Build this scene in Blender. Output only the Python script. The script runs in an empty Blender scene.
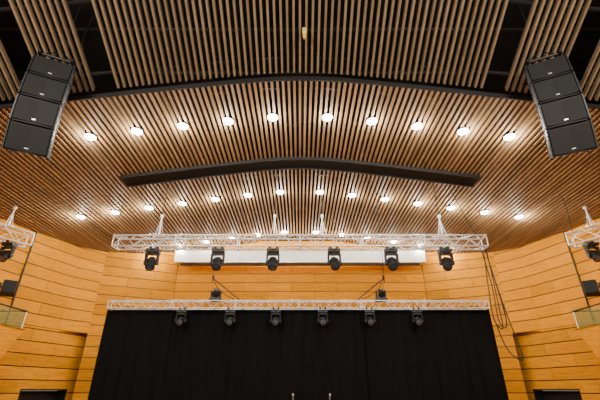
import bpy, math, random
from mathutils import Vector, Matrix
random.seed(4)
CZ = 2.6          # eye height above hall floor
scene = bpy.context.scene

# ------------------------------------------------------------ materials
def new_mat(name):
    m = bpy.data.materials.new(name); m.use_nodes = True
    return m, m.node_tree.nodes, m.node_tree.links, m.node_tree.nodes['Principled BSDF']
def noisy(name, col, rough=0.5, metal=0.0, var=0.15, scale=8.0, stretch=(1,1,1)):
    m, N, L, b = new_mat(name)
    tc = N.new('ShaderNodeTexCoord'); mp = N.new('ShaderNodeMapping'); mp.inputs['Scale'].default_value = stretch
    nz = N.new('ShaderNodeTexNoise'); nz.inputs['Scale'].default_value = scale; nz.inputs['Detail'].default_value = 5
    cr = N.new('ShaderNodeValToRGB')
    cr.color_ramp.elements[0].position = .3; cr.color_ramp.elements[1].position = .7
    cr.color_ramp.elements[0].color = tuple(c*(1-var) for c in col)+(1,)
    cr.color_ramp.elements[1].color = tuple(min(1, c*(1+var)) for c in col)+(1,)
    L.new(tc.outputs['Object'], mp.inputs['Vector']); L.new(mp.outputs[0], nz.inputs['Vector'])
    L.new(nz.outputs['Fac'], cr.inputs[0]); L.new(cr.outputs[0], b.inputs['Base Color'])
    b.inputs['Roughness'].default_value = rough; b.inputs['Metallic'].default_value = metal
    return m
def wood(name, col, rough=0.45, stretch=(1.2,1.2,14), spec=.5):
    m, N, L, b = new_mat(name)
    tc = N.new('ShaderNodeTexCoord'); mp = N.new('ShaderNodeMapping'); mp.inputs['Scale'].default_value = stretch
    nz = N.new('ShaderNodeTexNoise'); nz.inputs['Scale'].default_value = 1.3; nz.inputs['Detail'].default_value = 7
    nz.inputs['Distortion'].default_value = .6
    cr = N.new('ShaderNodeValToRGB')
    cr.color_ramp.elements[0].position = .3; cr.color_ramp.elements[1].position = .7
    cr.color_ramp.elements[0].color = tuple(c*.80 for c in col)+(1,)
    cr.color_ramp.elements[1].color = tuple(min(1, c*1.14) for c in col)+(1,)
    at = N.new('ShaderNodeAttribute'); at.attribute_name = 'tint'
    mx = N.new('ShaderNodeMix'); mx.data_type = 'RGBA'; mx.blend_type = 'MULTIPLY'; mx.inputs[0].default_value = 1
    L.new(tc.outputs['Object'], mp.inputs['Vector']); L.new(mp.outputs[0], nz.inputs['Vector'])
    L.new(nz.outputs['Fac'], cr.inputs[0]); L.new(cr.outputs[0], mx.inputs[6]); L.new(at.outputs['Color'], mx.inputs[7])
    L.new(mx.outputs[2], b.inputs['Base Color'])
    b.inputs['Roughness'].default_value = rough
    b.inputs['Specular IOR Level'].default_value = spec
    return m
M_wall = wood('maple_panel', (0.66, 0.262, 0.002), .6, spec=.06)
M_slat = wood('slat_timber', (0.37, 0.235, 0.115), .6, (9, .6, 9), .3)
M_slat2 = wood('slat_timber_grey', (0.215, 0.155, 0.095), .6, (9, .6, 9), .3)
M_void = noisy('void_black', (0.005, 0.005, 0.005), .9)
M_black = noisy('black_paint', (0.010, 0.010, 0.011), .5)
M_cab = noisy('cabinet_black', (0.007, 0.007, 0.008), .6, var=.25, scale=30)
M_grille = noisy('grille_grey', (0.009, 0.0095, 0.010), .7, .0, var=.3, scale=90)
M_alu = noisy('aluminium', (0.85, 0.84, 0.82), .35, .6, var=.06)
M_white = noisy('white_housing', (0.90, 0.88, 0.83), .5, var=.02)
M_curtain = noisy('black_drape', (0.0055, 0.0055, 0.006), 1.0, var=.3, scale=3, stretch=(6, 6, .3))
M_curtain.node_tree.nodes['Principled BSDF'].inputs['Specular IOR Level'].default_value = .15
for m_ in (M_grille, M_cab): m_.node_tree.nodes['Principled BSDF'].inputs['Specular IOR Level'].default_value = .35
M_floor = wood('floor_oak', (0.50, 0.33, 0.18), .4, (8, .8, 1))
M_stage = wood('stage_dark', (0.10, 0.07, 0.05), .5, (1, 8, 1))
M_rubber = noisy('cable_black', (0.012, 0.012, 0.012), .6)
M_lens, _, _, b = new_mat('lens_glass'); b.inputs['Base Color'].default_value = (.12, .14, .17, 1); b.inputs['Roughness'].default_value = .08; b.inputs['Metallic'].default_value = .6
M_glass, _, _, b = new_mat('rail_glass'); b.inputs['Base Color'].default_value = (.25, .30, .12, 1); b.inputs['Roughness'].default_value = .15; b.inputs['Alpha'].default_value = .28; b.inputs['Specular IOR Level'].default_value = .15
M_emit, N, L, b = new_mat('lamp_diffuser'); b.inputs['Emission Color'].default_value = (1, .96, .9, 1); b.inputs['Emission Strength'].default_value = 70
M_yellow = noisy('yellow_tag', (0.75, 0.52, 0.12), .5)

# ------------------------------------------------------------ mesh builder
class MB:
    def __init__(s): s.v=[]; s.f=[]; s.m=[]; s.sm=[]; s.t=[]; s.mats=[]
    def mi(s, mat):
        if mat not in s.mats: s.mats.append(mat)
        return s.mats.index(mat)
    def add(s, vs, fs, mat, smooth=False, tint=1.0):
        o = len(s.v); i = s.mi(mat)
        s.v += [Vector(p) for p in vs]
        for f in fs:
            s.f.append([o+k for k in f]); s.m.append(i); s.sm.append(smooth); s.t.append(tint)
    def merge(s, q):
        o = len(s.v); s.v += q.v
        for f, m, s_, t in zip(q.f, q.m, q.sm, q.t):
            s.f.append([k+o for k in f]); s.m.append(s.mi(q.mats[m])); s.sm.append(s_); s.t.append(t)
    def hexa(s, p, mat, tint=1.0):  # p: 4 bottom ccw, 4 top ccw
        s.add(p, [(3,2,1,0),(4,5,6,7),(0,1,5,4),(1,2,6,5),(2,3,7,6),(3,0,4,7)], mat, False, tint)
    def box(s, c, sz, mat, R=None, tint=1.0):
        x,y,z = [k/2 for k in sz]; c = Vector(c)
        p = [Vector(q) for q in ((-x,-y,-z),(x,-y,-z),(x,y,-z),(-x,y,-z),(-x,-y,z),(x,-y,z),(x,y,z),(-x,y,z))]
        if R is not None: p = [R @ q for q in p]
        s.hexa([c+q for q in p], mat, tint)
    def cyl(s, a, b, r, mat, n=10, r2=None, caps=True):
        a = Vector(a); b = Vector(b); r2 = r if r2 is None else r2
        d = (b-a).normalized(); u = d.orthogonal().normalized(); w = d.cross(u)
        vs = []
        for P, rr in ((a, r), (b, r2)):
            for k in range(n):
                t = 2*math.pi*k/n; vs.append(P + rr*(math.cos(t)*u + math.sin(t)*w))
        s.add(vs, [(k, (k+1)%n, n+(k+1)%n, n+k) for k in range(n)], mat, n > 6)
        if caps: s.add(vs, [tuple(reversed(range(n))), tuple(range(n, 2*n))], mat)
    def lathe(s, o, d, prof, mat, n=16):
        o = Vector(o); d = Vector(d).normalized(); u = d.orthogonal().normalized(); w = d.cross(u)
        vs = []
        for h, r in prof:
            for k in range(n):
                t = 2*math.pi*k/n; vs.append(o + d*h + max(r, 1e-4)*(math.cos(t)*u+math.sin(t)*w))
        fs = [(j*n+k, j*n+(k+1)%n, (j+1)*n+(k+1)%n, (j+1)*n+k) for j in range(len(prof)-1) for k in range(n)]
        s.add(vs, fs, mat, True)
    def path(s, pts, r, mat, n=6, steps=8):
        P = [Vector(p) for p in pts]; out = []
        for i in range(len(P)-1):
            p0 = P[max(i-1,0)]; p1 = P[i]; p2 = P[i+1]; p3 = P[min(i+2, len(P)-1)]
            for k in range(steps):
                t = k/steps
                out.append(.5*((2*p1)+(-p0+p2)*t+(2*p0-5*p1+4*p2-p3)*t*t+(-p0+3*p1-3*p2+p3)*t**3))
        out.append(P[-1])
        for a, b in zip(out, out[1:]):
            if (b-a).length > 1e-5: s.cyl(a, b, r, mat, n)
    def build(s, name, parent=None, loc=None, bevel=0):
        me = bpy.data.meshes.new(name)
        o = Vector(loc) if loc is not None else Vector((0,0,0))
        me.from_pydata([p-o for p in s.v], [], s.f)
        for m in s.mats: me.materials.append(m)
        me.polygons.foreach_set('material_index', s.m); me.polygons.foreach_set('use_smooth', s.sm)
        at = me.color_attributes.new('tint', 'FLOAT_COLOR', 'CORNER')
        for p, t in zip(me.polygons, s.t):
            for li in p.loop_indices: at.data[li].color = (t, t, t, 1)
        me.update()
        ob = bpy.data.objects.new(name, me); scene.collection.objects.link(ob); ob.location = o
        if bevel:
            bm = ob.modifiers.new('bevel', 'BEVEL'); bm.width = bevel; bm.segments = 2; bm.limit_method = 'ANGLE'
        if parent: ob.parent = parent
        return ob
def empty(name):
    e = bpy.data.objects.new(name, None); scene.collection.objects.link(e); return e

# ------------------------------------------------------------ ceiling
def drop(x): return .153*(math.sqrt(x*x+2.2)-math.sqrt(2.2))
def zc(x, y=0):                 # underside of the lower ceiling
    return CZ+8.0-drop(x)
EDGE = 8.15
TAN = .50
def zu(x, y):                 # underside of the upper raked ceiling
    return CZ+8.22-drop(x)+(EDGE-y)*TAN
wallpoly = [(12.7,-4),(12.4,14.2),(12.0,15.9),(11.2,18.3),(10.4,19.4),(7.0,21.0),(0,21.0)]
def y_end(x):
    x = abs(x)
    for (xa,ya),(xb,yb) in zip(wallpoly, wallpoly[1:]):
        if xb <= x <= xa: return ya+(yb-ya)*(xa-x)/(xa-xb) if xa != xb else yb
    return 0
ceil = empty('ceiling')
mb = MB()
per = .165; n = int(12.5/per)
for i in range(-n, n+1):
    x = i*per
    ye = min(y_end(x), 20.95)
    if ye <= EDGE+.3: continue
    y = EDGE; first = True
    while y < ye-.01:
        y2 = min(ye, y+3.6 if not first else y+random.choice([1.8,2.7,3.6])); first = False
        t = random.uniform(.8, 1.18)
        z = zc(x, 0)
        mb.box((x, (y+y2)/2, z+.06), (.075, y2-y-.012, .12), M_slat, tint=t)
        y = y2
mb.build('lower_slats', ceil)
mb = MB()
per = .172; n = int(12.6/per)
for i in range(-n, n+1):
    x = i*per
    ax = abs(x)
    if 5.25 < ax < 5.75 or 7.15 < ax < 7.7: continue
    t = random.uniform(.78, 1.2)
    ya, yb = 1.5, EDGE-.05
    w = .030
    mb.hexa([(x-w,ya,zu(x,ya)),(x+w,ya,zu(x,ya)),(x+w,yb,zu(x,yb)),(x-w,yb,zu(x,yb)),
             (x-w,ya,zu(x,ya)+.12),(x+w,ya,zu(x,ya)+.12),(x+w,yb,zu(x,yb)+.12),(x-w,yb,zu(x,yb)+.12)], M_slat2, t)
mb.build('upper_slats', ceil)
# carrier rails, services and the black void above
mb = MB()
def rail(y, zf, dz, w, h, x0, x1, mat):
    k = 40
    for i in range(k):
        a = x0+(x1-x0)*i/k; b2 = x0+(x1-x0)*(i+1)/k
        za, zb = zf(a,y)+dz, zf(b2,y)+dz
        mb.hexa([(a,y-w/2,za),(b2,y-w/2,zb),(b2,y+w/2,zb),(a,y+w/2,za),
                 (a,y-w/2,za+h),(b2,y-w/2,zb+h),(b2,y+w/2,zb+h),(a,y+w/2,za+h)], mat)
for y in (8.6, 10.4, 11.9, 13.7, 15.4, 17.1): rail(y, zc, .125, .06, .08, -12, 12, M_black)
for y in (3.0, 4.6, 6.2, 7.8): rail(y, zu, .13, .06, .08, -12.2, 12.2, M_black)
rail(EDGE+.0, zc, .0, .05, .14, -12.5, 12.5, M_black)
mb.build('carrier_rails', ceil)
mb = MB()
mb.box((0, 9.6, CZ+12.6), (25.6, 23.2, .1), M_void)  # black enclosure above the slats, added to block world light
mb.box((0, -1.9, CZ+11), (25.6, .1, 3.3), M_void)
mb.box((0, 21.3, CZ+10.2), (25.6, .1, 4.8), M_void)
for sx in (-1, 1): mb.box((sx*12.85, 9.6, CZ+9.6), (.1, 23.2, 6.0), M_void)
for y in (4.2, 5.6, 7.2, 9, 11):
    mb.cyl((-12.4, y, CZ+11.2), (12.4, y, CZ+11.2), .06, M_black)
for x in (-9, -4, 0.1, 4, 9):
    mb.cyl((x, 2, CZ+11.4), (x, 20, CZ+11.4), .05, M_black)
mb.build('roof_void', ceil)

# black lighting slot in the lower ceiling
mb = MB()
k = 24
for i in range(k):
    a = -6.75+13.5*i/k; b2 = -6.75+13.5*(i+1)/k
    y0, y1 = 12.2, 12.85
    za, zb = zc(a,0), zc(b2,0)
    mb.hexa([(a,y0,za-.06),(b2,y0,zb-.06),(b2,y1,zb-.06),(a,y1,za-.06),(a,y0,za+.02),(b2,y0,zb+.02),(b2,y1,zb+.02),(a,y1,za+.02)], M_void)
    for yy in (y0-.02, y1+.02):
        mb.hexa([(a,yy-.025,za-.11),(b2,yy-.025,zb-.11),(b2,yy+.025,zb-.11),(a,yy+.025,za-.11),(a,yy-.025,za+.02),(b2,yy-.025,zb+.02),(b2,yy+.025,zb+.02),(a,yy+.025,za+.02)], M_black)
mb.build('ceiling_slot_beam')

# ------------------------------------------------------------ downlights
dl = empty('ceiling_downlights')
mb = MB()
def xs(k): return [s*(.89+1.44*j) for j in range(k) for s in (-1, 1)]
pts = [(x, 9.74) for x in xs(5)] + [(x, 14.94) for x in xs(7)] + [(x, 19.75) for x in xs(6)]
for (x, y) in pts:
    z = zc(x, y)
    mb.lathe((x,y,z+.1), (0,0,-1), [(0,0),(0,.19),(.12,.19),(.13,.18),(.12,.17)], M_black)
    mb.lathe((x,y,z-.01), (0,0,-1), [(0,.175),(.02,.17),(.06,.12),(.075,0)], M_emit)
    ld = bpy.data.lights.new('lamp', 'POINT'); ld.energy = 98; ld.color = (1, .92, .81); ld.shadow_soft_size = .13
    lo = bpy.data.objects.new('lamp', ld); scene.collection.objects.link(lo); lo.location = (x, y, z-.20); lo.parent = dl
mb.build('fittings', dl)

# ------------------------------------------------------------ walls of timber boards
def board_wall(segs, normal_to, boards=.5, openings=()):
    mb = MB()
    for (xa,ya),(xb,yb),z0,z1f in segs:
        A = Vector((xa,ya,0)); B = Vector((xb,yb,0)); d = (B-A); Ln = d.length; d.normalize()
        nrm = Vector((-d.y, d.x, 0))
        if (Vector((normal_to[0],normal_to[1],0))-A).dot(nrm) < 0: nrm = -nrm
        ztop = max(z1f(xa), z1f(xb))
        def slab(s0, s1, za, zb, off0, off1, mat, t=1, zt=None):
            p0 = A+d*s0; p1 = A+d*s1
            q = [p0+nrm*off0, p1+nrm*off0, p1+nrm*off1, p0+nrm*off1]
            zb0 = min(zb, z1f(p0.x)); zb1 = min(zb, z1f(p1.x))
            if zb0-za < .02 and zb1-za < .02: return
            zb0 = max(zb0, za+.01); zb1 = max(zb1, za+.01)
            lo = [Vector((v.x,v.y,za)) for v in q]
            hi = [Vector((q[0].x,q[0].y,zb0)),Vector((q[1].x,q[1].y,zb1)),Vector((q[2].x,q[2].y,zb1)),Vector((q[3].x,q[3].y,zb0))]
            mb.hexa(lo+hi, mat, t)
        op = [o for o in openings if o[0] == (xa,ya)]
        if op:
            _, s0, s1, zt = op[0]
            slab(0, s0, z0, ztop, -.1, 0, M_black); slab(s1, Ln, z0, ztop, -.1, 0, M_black); slab(s0, s1, zt, ztop, -.1, 0, M_black)
        else:
            slab(0, Ln, z0, ztop, -.1, 0, M_black)
        z = z0; row = 0
        while z < ztop:
            zb = min(z+boards-.04, ztop)
            s = 0; L0 = 2.6
            first = True
            while s < Ln-.01:
                e = min(Ln, s + (L0*(.5 if (row % 2 and first) else 1))); first = False
                if Ln-e < .5: e = Ln
                t = random.uniform(.84, 1.1)
                if op and z < op[0][3]-.02:
                    _, s0, s1, zt = op[0]
                    for u0, u1 in ((s, min(e, s0)), (max(s, s1), e)):
                        if u1-u0 > .05: slab(u0, u1, z, min(zb, ztop), 0, .035, M_wall, t)
                    if zb > zt+.03:
                        u0, u1 = max(s, s0), min(e, s1)
                        if u1-u0 > .05: slab(u0, u1, zt, zb, 0, .035, M_wall, t)
                else:
                    slab(s, e-.016, z, zb, 0, .035, M_wall, t)
                s = e
            z += boards; row += 1
    return mb
zw = lambda x: zc(x,0)+.05
ZS = CZ+2.5
for sx, nm in ((-1,'wall_left'), (1,'wall_right')):
    mbw = board_wall([((sx*12.7,-4),(sx*12.4,14.2),0,zw), ((sx*12.4,14.2),(sx*12.0,15.9),0,zw), ((sx*12.0,15.9),(sx*11.2,18.3),ZS,zw),
            ((sx*11.2,18.3),(sx*10.4,19.4),ZS,zw)], (0,10))
    mbw.merge(board_wall([((sx*12.0,15.9),(sx*10.35,20.85),0,lambda x: ZS-.02)], (0,10), openings=[((sx*12.0,15.9), 1.5, 3.8, CZ+.04)]))
    mbw.hexa([(sx*11.25,18.3,ZS-.03),(sx*11.16,18.3,ZS-.03),(sx*10.38,19.4,ZS-.03),(sx*10.8,19.6,ZS-.03),
              (sx*11.25,18.3,ZS),(sx*11.16,18.3,ZS),(sx*10.38,19.4,ZS),(sx*10.8,19.6,ZS)], M_wall, .8)
    mbw.build(nm)
mbk = board_wall([((-11.8,21.0),(-7.0,21.0),0,lambda x: CZ+8), ((-7.0,21.0),(7.0,21.0),0,lambda x: CZ+7.9), ((7.0,21.0),(11.8,21.0),0,lambda x: CZ+8)], (0,10))
mbk.merge(board_wall([((-10.4,19.4),(-7.0,20.95),1.0,zw), ((10.4,19.4),(7.0,20.95),1.0,zw)], (0,10)))
mbk.build('wall_back')
# dark door recesses
for i, sx in enumerate((-1, 1)):
    mb = MB()
    A = Vector((sx*12.0,15.9,0)); B = Vector((sx*10.35,20.85,0)); d = (B-A).normalized(); nr = Vector((sx*abs(d.y), abs(d.x), 0))
    p0 = A+d*1.5; p1 = A+d*3.8; zt = CZ+.04
    def slabd(a, b2, o0, o1, z0, z1, mat):
        q = [a+nr*o0, b2+nr*o0, b2+nr*o1, a+nr*o1]
        mb.hexa([Vector((v.x,v.y,z0)) for v in q]+[Vector((v.x,v.y,z1)) for v in q], mat)
    slabd(p0, p0+d*.06, -.03, .5, 0, zt, M_black); slabd(p1-d*.06, p1, -.03, .5, 0, zt, M_black)
    slabd(p0, p1, -.03, .5, zt-.06, zt, M_black)
    m_ = (p0+p1)/2
    slabd(p0+d*.08, m_-d*.01, .42, .47, 0, zt-.08, M_black); slabd(m_+d*.01, p1-d*.08, .42, .47, 0, zt-.08, M_black)
    slabd(p0+d*.3, m_-d*.2, .38, .41, 1.02, 1.07, M_alu); slabd(m_+d*.2, p1-d*.3, .38, .41, 1.02, 1.07, M_alu)
    mb.build('door_%d' % (i+1))

# floor and stage
mb = MB(); mb.box((0, 8.5, -.05), (26, 25.4, .1), M_floor); mb.build('floor')
mb = MB()
mb.box((0, 15.6, .47), (19, 10.3, .94), M_black); mb.box((0, 15.55, .97), (19.1, 10.4, .06), M_stage)
mb.build('stage_platform')

# ------------------------------------------------------------ balconies
for sx in (-1, 1):
    mb = MB()
    yf = 15.5; xi = 10.85
    a = [Vector((sx*(xi+.4),9.0,CZ+.55)), Vector((sx*12.36,9.0,CZ+.55)), Vector((sx*12.36,9.0,CZ+2.1)), Vector((sx*xi,9.0,CZ+2.1))]
    c = [Vector((sx*(xi+.4),yf-.5,CZ+.55)), Vector((sx*12.2,yf-.5,CZ+.55)), Vector((sx*12.1,yf,CZ+2.1)), Vector((sx*xi,yf,CZ+2.1))]
    mb.hexa(a+c, M_wall, 1.4)
    mb.box((sx*(xi+.05), (9+yf)/2, CZ+2.12), (.14, yf-9+.04, .04), M_wall, tint=.5)
    mb.box((sx*(xi+.6), yf-.02, CZ+2.12), (1.2, .1, .04), M_wall, tint=.5)
    mb.box((sx*(xi+.42), (9+yf)/2-.25, CZ+.53), (.10, yf-9-.5, .05), M_black)
    for y in (9.2, 11.3, 13.4, 15.4): mb.cyl((sx*(xi+.05),y,CZ+2.1), (sx*(xi+.05),y,CZ+2.78), .02, M_alu)
    for y in (9.2, 11.3, 13.4): mb.box((sx*(xi+.05), y+1.03, CZ+2.46), (.015, 1.9, .58), M_glass)
    mb.box((sx*(xi+.65), yf-.08, CZ+2.46), (1.1, .015, .58), M_glass)
    mb.cyl((sx*(xi+.05),9.1,CZ+2.8), (sx*(xi+.05),yf-.06,CZ+2.8), .03, M_black)
    mb.cyl((sx*(xi+.05),yf-.08,CZ+2.8), (sx*(xi+1.2),yf-.08,CZ+2.8), .03, M_black)
    mb.build('balcony')

# ------------------------------------------------------------ projection screen housing
mb = MB()
mb.box((0,20.1,CZ+6.60), (13.7,.5,.66), M_white)
mb.box((0,20.1,CZ+6.24), (13.72,.54,.05), M_alu)
mb.box((0,20.1,CZ+6.95), (13.72,.54,.04), M_white)
for x in (-6.86, 6.86): mb.box((x,20.1,CZ+6.59), (.05,.54,.74), M_white)
for x in (-5,0,5): mb.cyl((x,20.1,CZ+6.95), (x,20.1,zc(x,0)+.1), .02, M_black)
mb.box((0,20.1,CZ+6.18), (13.2,.06,.08), M_black)
mb.build('projection_screen_housing', bevel=.01)

# ------------------------------------------------------------ trusses
def truss(name, A, B, s, r=.025, step=None, h=None):
    A = Vector(A); B = Vector(B); d = (B-A).normalized(); L = (B-A).length
    u = d.cross(Vector((0,0,1))).normalized(); w = Vector((0,0,1))
    h = h or s
    cs = [(-s/2,-h/2),(s/2,-h/2),(s/2,h/2),(-s/2,h/2)]
    mb = MB()
    def P(t, c): return A+d*t+u*c[0]+w*c[1]
    for c in cs: mb.cyl(P(0,c), P(L,c), r, M_alu, 10)
    step = step or s
    n = round(L/step)
    for i in range(n):
        t0 = L*i/n; t1 = L*(i+1)/n
        for k in range(4):
            c0, c1 = cs[k], cs[(k+1)%4]
            if i % 2: c0, c1 = c1, c0
            mb.cyl(P(t0,c0), P(t1,c1), r*.5, M_alu, 6)
    nj = max(1, round(L/2.4))
    for i in range(nj+1):
        t = L*i/nj
        for k in range(4):
            mb.cyl(P(t,cs[k]), P(t,cs[(k+1)%4]), r*.7, M_alu, 8)
            mb.cyl(P(max(0,t-.05),cs[k]), P(min(L,t+.05),cs[k]), r*1.5, M_alu, 10)
    return mb.build(name)
FT = CZ+4.90
truss('lighting_truss', (-6.87,13.2,FT), (6.87,13.2,FT), .42, .030)
BT = CZ+2.78
truss('lighting_truss', (-6.98,14.05,BT), (6.86,14.05,BT), .27, .017)
for sx in (-1, 1):
    truss('lighting_truss', (sx*10.85,14.2,CZ+5.35), (sx*12.0,12.3,CZ+5.35), .5, .028)

def hanger(x, y, z0, zt):
    mb = MB()
    mb.cyl((x,y,z0+.75), (x,y,zt), .014, M_rubber, 8)
    mb.cyl((x,y,z0+.05), (x,y,z0+.85), .032, M_alu, 10)
    for sx in (-1, 1):
        mb.cyl((x,y,z0+.75), (x+sx*.16,y,z0), .012, M_alu, 6)
    mb.box((x,y,z0+.85), (.1,.1,.12), M_alu)
    mb.box((x,y,z0+.035), (.42,.12,.05), M_alu)
    mb.build('truss_hanger')
for x in (-5.3, -.97, .85, 5.35): hanger(x, 13.2, FT+.21, zc(x,0)+.12)
for sx in (-1, 1):
    hanger(sx*11.3, 13.45, CZ+5.61, zc(11.2,0)+.12)

# ------------------------------------------------------------ moving heads
def moving_head(x, y, ztop, s=1.0, aim=(0,-.35,-1), face=(0,1)):
    mb = MB()
    z = ztop
    for k in (-.12,.12):
        mb.cyl((x+k*s,y-.03*s,z+.03), (x+k*s,y+.03*s,z+.03), .045*s, M_black, 12)
        mb.box((x+k*s,y,z-.03*s), (.04*s,.05*s,.1*s), M_black)
    mb.box((x,y,z-.12*s), (.42*s,.30*s,.12*s), M_black)
    mb.box((x,y-.155*s,z-.12*s), (.16*s,.012,.05*s), M_grille)
    mb.cyl((x,y,z-.18*s), (x,y,z-.22*s), .1*s, M_black, 16)
    mb.box((x,y,z-.24*s), (.44*s,.14*s,.05*s), M_black)
    for sd in (-1,1):
        mb.hexa([(x+sd*.20*s-.028*s,y-.05*s,z-.62*s),(x+sd*.20*s+.028*s,y-.05*s,z-.62*s),(x+sd*.20*s+.028*s,y+.05*s,z-.62*s),(x+sd*.20*s-.028*s,y+.05*s,z-.62*s),
                 (x+sd*.20*s-.028*s,y-.09*s,z-.22*s),(x+sd*.20*s+.028*s,y-.09*s,z-.22*s),(x+sd*.20*s+.028*s,y+.09*s,z-.22*s),(x+sd*.20*s-.028*s,y+.09*s,z-.22*s)], M_cab)
        mb.cyl((x+sd*.16*s,y,z-.55*s),(x+sd*.245*s,y,z-.55*s), .07*s, M_black, 14)
    d = Vector(aim).normalized(); c = Vector((x,y,z-.54*s))
    mb.lathe(c-d*.22*s, d, [(0,0),(0,.08*s),(.04*s,.125*s),(.14*s,.15*s),(.26*s,.155*s),(.36*s,.16*s),(.42*s,.165*s),(.46*s,.15*s),(.45*s,.13*s)], M_cab, 20)
    for hh in (.12,.17,.22): mb.lathe(c-d*.22*s, d, [(hh*s,.15*s),(hh*s,.165*s),((hh+.02)*s,.165*s),((hh+.02)*s,.15*s)], M_black, 20)
    mb.lathe(c-d*.22*s, d, [(.45*s,.13*s),(.46*s,.08*s),(.475*s,0)], M_lens, 20)
    return mb.build('moving_head_light')
for x, a in ((-5.36,(.1,-.5,-1)),(-2.98,(0,-.6,-1)),(-.98,(0,-.5,-1)),(1.24,(.1,-.7,-1)),(3.31,(0,-.6,-1)),(5.28,(-.2,-.6,-1))):
    moving_head(x, 13.1, FT-.25, 1.05, a)
for x in (-4.25,-2.5,-.87,.82,2.5,4.2):
    moving_head(x, 13.92, BT-.16, .78, (0,-1,-.45))
for sx in (-1,1): moving_head(sx*11.1, 13.6, CZ+5.07, 1.0, (0,-.8,-1))

# units standing on the rear truss + hoist cables
for x in (-3.12, 3.0):
    mb = MB()
    zb = BT+.14
    mb.box((x,14.05,zb+.05), (.42,.3,.1), M_black)
    mb.box((x,14.05,zb+.12), (.3,.2,.05), M_black)
    for sd in (-1,1): mb.box((x+sd*.16,14.05,zb+.24), (.05,.12,.26), M_cab)
    mb.lathe((x+.0,14.05,zb+.13), (.15,-.5,1), [(0,0),(0,.08),(.06,.12),(.2,.13),(.30,.13),(.30,.1)], M_cab, 18)
    mb.lathe((x+.0,14.05,zb+.13), (.15,-.5,1), [(.29,.11),(.30,0)], M_black, 18)
    mb.build('moving_head_light')
    sd = 1 if x < 0 else -1
    mb = MB()
    mb.path([(x-sd*.25,14.3,zc(x,0)+.1),(x-sd*.25,14.3,BT+1.2),(x-sd*.22,14.3,BT+1.05)], .012, M_rubber, 6, 3)
    mb.path([(x-sd*.22,14.3,BT+1.05),(x+sd*.35,14.25,BT+.62),(x+sd*.95,14.2,BT+.14)], .022, M_rubber, 6, 2)
    mb.path([(x-sd*.22,14.3,BT+1.05),(x+sd*.1,14.25,BT+.55),(x+sd*.75,14.2,BT+.2)], .014, M_rubber, 6, 4)
    mb.box((x-sd*.22,14.3,BT+1.1), (.08,.08,.14), M_black)
    mb.build('hoist_cable')

# ------------------------------------------------------------ curtain
mb = MB()
z0, z1 = 1.01, BT-.14
edges = [-7.08,-4.75,-2.4,.05,2.4,4.7,7.0]
for p in range(6):
    xa, xb = edges[p]-.06, edges[p+1]+.06
    NX, NZ = 110, 10
    ph = random.uniform(0,6)
    yo = 14.30+(.06 if p % 2 else 0)
    vs = []
    for j in range(NZ+1):
        tz = j/NZ
        for i in range(NX+1):
            tx = i/NX; x = xa+(xb-xa)*tx
            amp = .025+.03*tz
            y = yo+amp*math.sin(x*11+ph+.9*math.sin(x*3.1))+.03*math.sin(x*4.3+ph*2+tz)
            vs.append((x, y, z1+(z0-z1)*tz))
    W = NX+1
    mb.add(vs, [(j*W+i, j*W+i+1, (j+1)*W+i+1, (j+1)*W+i) for j in range(NZ) for i in range(NX)], M_curtain, True)
mb.box((-.04,14.32,z1+.03), (14.1,.06,.10), M_curtain)
for i in range(60):
    x = -7.0+i*.235
    mb.cyl((x,14.30,z1+.05),(x,14.20,BT-.13), .012, M_rubber, 6)
mb.build('stage_curtain')

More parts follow.
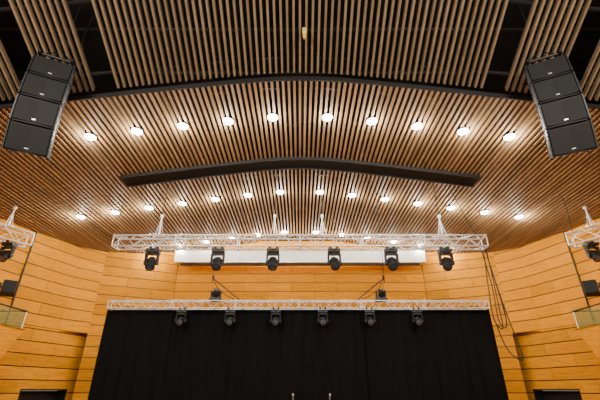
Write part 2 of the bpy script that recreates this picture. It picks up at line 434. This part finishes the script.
# ------------------------------------------------------------ line arrays
def line_array(cx, cy, ztop, yaw):
    mb = MB()
    R = Matrix.Rotation(yaw, 3, 'Z'); O = Vector((cx,cy,ztop))
    def W(x,y,z): return O + R @ Vector((x,y,z))
    hw = .43; D = .70
    pos = Vector((0,-.34,0))
    for i, (tdeg, H) in enumerate(((0,.60), (4,.64), (12,.67), (24,.70))):
        t = math.radians(tdeg)
        n_ = Vector((0,-math.cos(t),-math.sin(t))); dn = Vector((0, math.sin(t), -math.cos(t))); bk = -n_
        def Q(x, v, bq): q = pos + Vector((x,0,0)) + dn*v + bk*bq; return W(q.x,q.y,q.z)
        g = .014; nb = .80
        mb.hexa([Q(-hw,H-g,0),Q(hw,H-g,0),Q(hw*nb,H-.09,D),Q(-hw*nb,H-.09,D),Q(-hw,g,0),Q(hw,g,0),Q(hw*nb,.09,D),Q(-hw*nb,.09,D)], M_cab)
        for sx in (-1,1):
            mb.hexa([Q(sx*hw,H-g,-.05),Q(sx*(hw+.03),H-g,-.05),Q(sx*(hw+.03),H-g,.14),Q(sx*hw,H-g,.14),Q(sx*hw,g,-.05),Q(sx*(hw+.03),g,-.05),Q(sx*(hw+.03),g,.14),Q(sx*hw,g,.14)], M_black)
            mb.hexa([Q(sx*hw*.87,H+.03,.45),Q(sx*(hw*.87+.03),H+.03,.45),Q(sx*(hw*.87+.03),H+.03,.52),Q(sx*hw*.87,H+.03,.52),Q(sx*hw*.87,-.03,.45),Q(sx*(hw*.87+.03),-.03,.45),Q(sx*(hw*.87+.03),-.03,.52),Q(sx*hw*.87,-.03,.52)], M_grille)
            mb.hexa([Q(sx*.0,H-.05,-.01),Q(sx*(hw-.02),H-.05,-.05),Q(sx*(hw-.02),H-.05,.01),Q(sx*.0,H-.05,.02),
                     Q(sx*.0,.05,-.01),Q(sx*(hw-.02),.05,-.05),Q(sx*(hw-.02),.05,.01),Q(sx*.0,.05,.02)], M_grille)
            mb.hexa([Q(sx*hw*.95,H*.6,.22),Q(sx*(hw*.95+.02),H*.6,.22),Q(sx*(hw*.95+.02),H*.6,.38),Q(sx*hw*.93,H*.6,.38),Q(sx*hw*.95,H*.4,.22),Q(sx*(hw*.95+.02),H*.4,.22),Q(sx*(hw*.95+.02),H*.4,.38),Q(sx*hw*.93,H*.4,.38)], M_black)
        mb.hexa([Q(-.04,H-.11,-.035),Q(.04,H-.11,-.035),Q(.04,H-.11,0),Q(-.04,H-.11,0),Q(-.04,H-.135,-.035),Q(.04,H-.135,-.035),Q(.04,H-.135,0),Q(-.04,H-.135,0)], M_alu)
        pos = pos + dn*(H+.015)
    for sx in (-1,1):
        mb.cyl(W(sx*.36,-.45,.06), W(sx*.36,.5,.06), .04, M_black)
        mb.cyl(W(sx*.36,-.3,.08), W(0,-.05,.6), .014, M_grille)
    mb.cyl(W(-.4,-.35,.07), W(.4,-.35,.07), .04, M_black); mb.cyl(W(-.4,.4,.07), W(.4,.4,.07), .04, M_black)
    mb.box(W(0,-.05,.72), (.26,.22,.36), M_black, R)
    mb.cyl(W(0,-.05,.9), Vector((cx,cy-.05,CZ+12.4)), .03, M_rubber)
    mb.path([W(.3,.3,.1), W(.45,.2,.7), W(.3,.1,1.4), W(.35,.1,2.4)], .025, M_rubber)
    mb.build('line_array_speaker')
line_array(-6.42, 7.3, CZ+7.55, math.radians(26))
line_array(6.42, 7.3, CZ+7.55, math.radians(-26))

# ------------------------------------------------------------ wall speakers, pipes, cables
for sx in (-1,1):
    mb = MB()
    R = Matrix.Rotation(sx*math.radians(-35),3,'Z') @ Matrix.Rotation(math.radians(-15),3,'X')
    c = Vector((sx*11.55,14.9,CZ+3.6))
    mb.box(c, (.46,.36,.54), M_cab, R)
    mb.box(c+R@Vector((0,-.19,0)), (.42,.02,.5), M_grille, R)
    mb.cyl(c+Vector((sx*.1,.1,0)), (sx*12.2,15.1,CZ+3.75), .03, M_black)
    mb.box((sx*12.15,15.1,CZ+3.75), (.06,.2,.25), M_black)
    mb.build('wall_speaker', bevel=.015)
    mb = MB()
    mb.cyl((sx*11.93,15.85,CZ+2.1),(sx*11.93,15.85,zc(12,0)), .03, M_black)
    mb.build('wall_conduit')
mb = MB()
y = 13.45
mb.path([(6.1,y,zc(6.2,0)+.1),(6.4,y,CZ+6.3),(6.85,y,CZ+4.95)], .016, M_rubber)
mb.path([(6.8,y,CZ+4.8),(6.9,y,CZ+3.3),(6.85,y,CZ+2.2),(7.02,y,CZ+1.9),(7.12,y,CZ+2.4),(6.95,y,CZ+4.75)], .02, M_rubber)
mb.path([(6.9,y,CZ+4.8),(6.8,y+.1,CZ+3.2),(6.65,y-.1,CZ+2.2),(6.85,y-.1,CZ+1.85),(7.02,y+.1,CZ+2.3),(7.0,y,CZ+4.8)], .02, M_rubber)
mb.path([(6.95,y,CZ+4.8),(7.15,y,CZ+2.6),(7.38,y,CZ+1.1),(7.25,y,CZ+.9),(7.0,y+.2,CZ+1.3),(6.93,y+.5,BT-.3)], .02, M_rubber)
mb.build('hanging_cables')
mb = MB()
mb.path([(10.2,13.0,zc(10.2,0)+.1),(10.2,13.0,CZ+6.0),(10.75,13.8,CZ+5.6)], .014, M_rubber)
mb.build('hanging_cables')
mb = MB()
mb.cyl((.12,7.0,CZ+8.5),(.12,7.0,CZ+11.2), .014, M_rubber)
mb.box((.12,7.0,CZ+8.60), (.11,.11,.22), M_yellow); mb.cyl((.12,7.0,CZ+8.36),(.12,7.0,CZ+8.5), .035, M_yellow, 12, .05)
mb.build('ceiling_winch_hook')

# microphone stands on the stage
for x in (-.2, .85):
    mb = MB()
    y = 12.2
    mb.cyl((x,y,1.02),(x,y,2.35), .012, M_alu, 8)
    for k in range(3):
        a = k*2.094; mb.cyl((x,y,1.2),(x+.3*math.cos(a),y+.3*math.sin(a),1.01), .01, M_black, 6)
    mb.cyl((x,y,2.33),(x,y-.16,2.46), .016, M_alu, 10)
    mb.lathe((x,y-.16,2.46), (0,-.8,.6), [(0,.016),(.02,.03),(.05,.03),(.07,0)], M_alu, 12)
    mb.build('microphone_stand')

# ------------------------------------------------------------ lights
def area(loc, target, size, energy, col):  # unseen fill lamp behind the camera, added to brighten walls and stage
    ld = bpy.data.lights.new('unseen_fill_light','AREA'); ld.size = size; ld.energy = energy; ld.color = col
    o = bpy.data.objects.new('unseen_fill_light', ld); scene.collection.objects.link(o); o.location = loc
    o.rotation_euler = (Vector(target)-Vector(loc)).to_track_quat('-Z','Y').to_euler()
area((-6,-2,CZ+6.5), (-4,20,CZ+3.5), 2.5, 1250, (1,.92,.78))
area((6,-2,CZ+6.5), (4,20,CZ+3.5), 2.5, 1250, (1,.92,.78))
w = bpy.data.worlds.new('hall'); scene.world = w; w.use_nodes = True
w.node_tree.nodes['Background'].inputs[0].default_value = (1,.92,.82,1)
w.node_tree.nodes['Background'].inputs[1].default_value = .28

# ------------------------------------------------------------ camera
cd = bpy.data.cameras.new('camera'); cd.lens = 22.56; cd.sensor_width = 36
cam = bpy.data.objects.new('camera', cd); scene.collection.objects.link(cam)
cam.location = (0,0,CZ); cam.rotation_euler = (math.radians(90+26.8),0,0)
scene.camera = cam
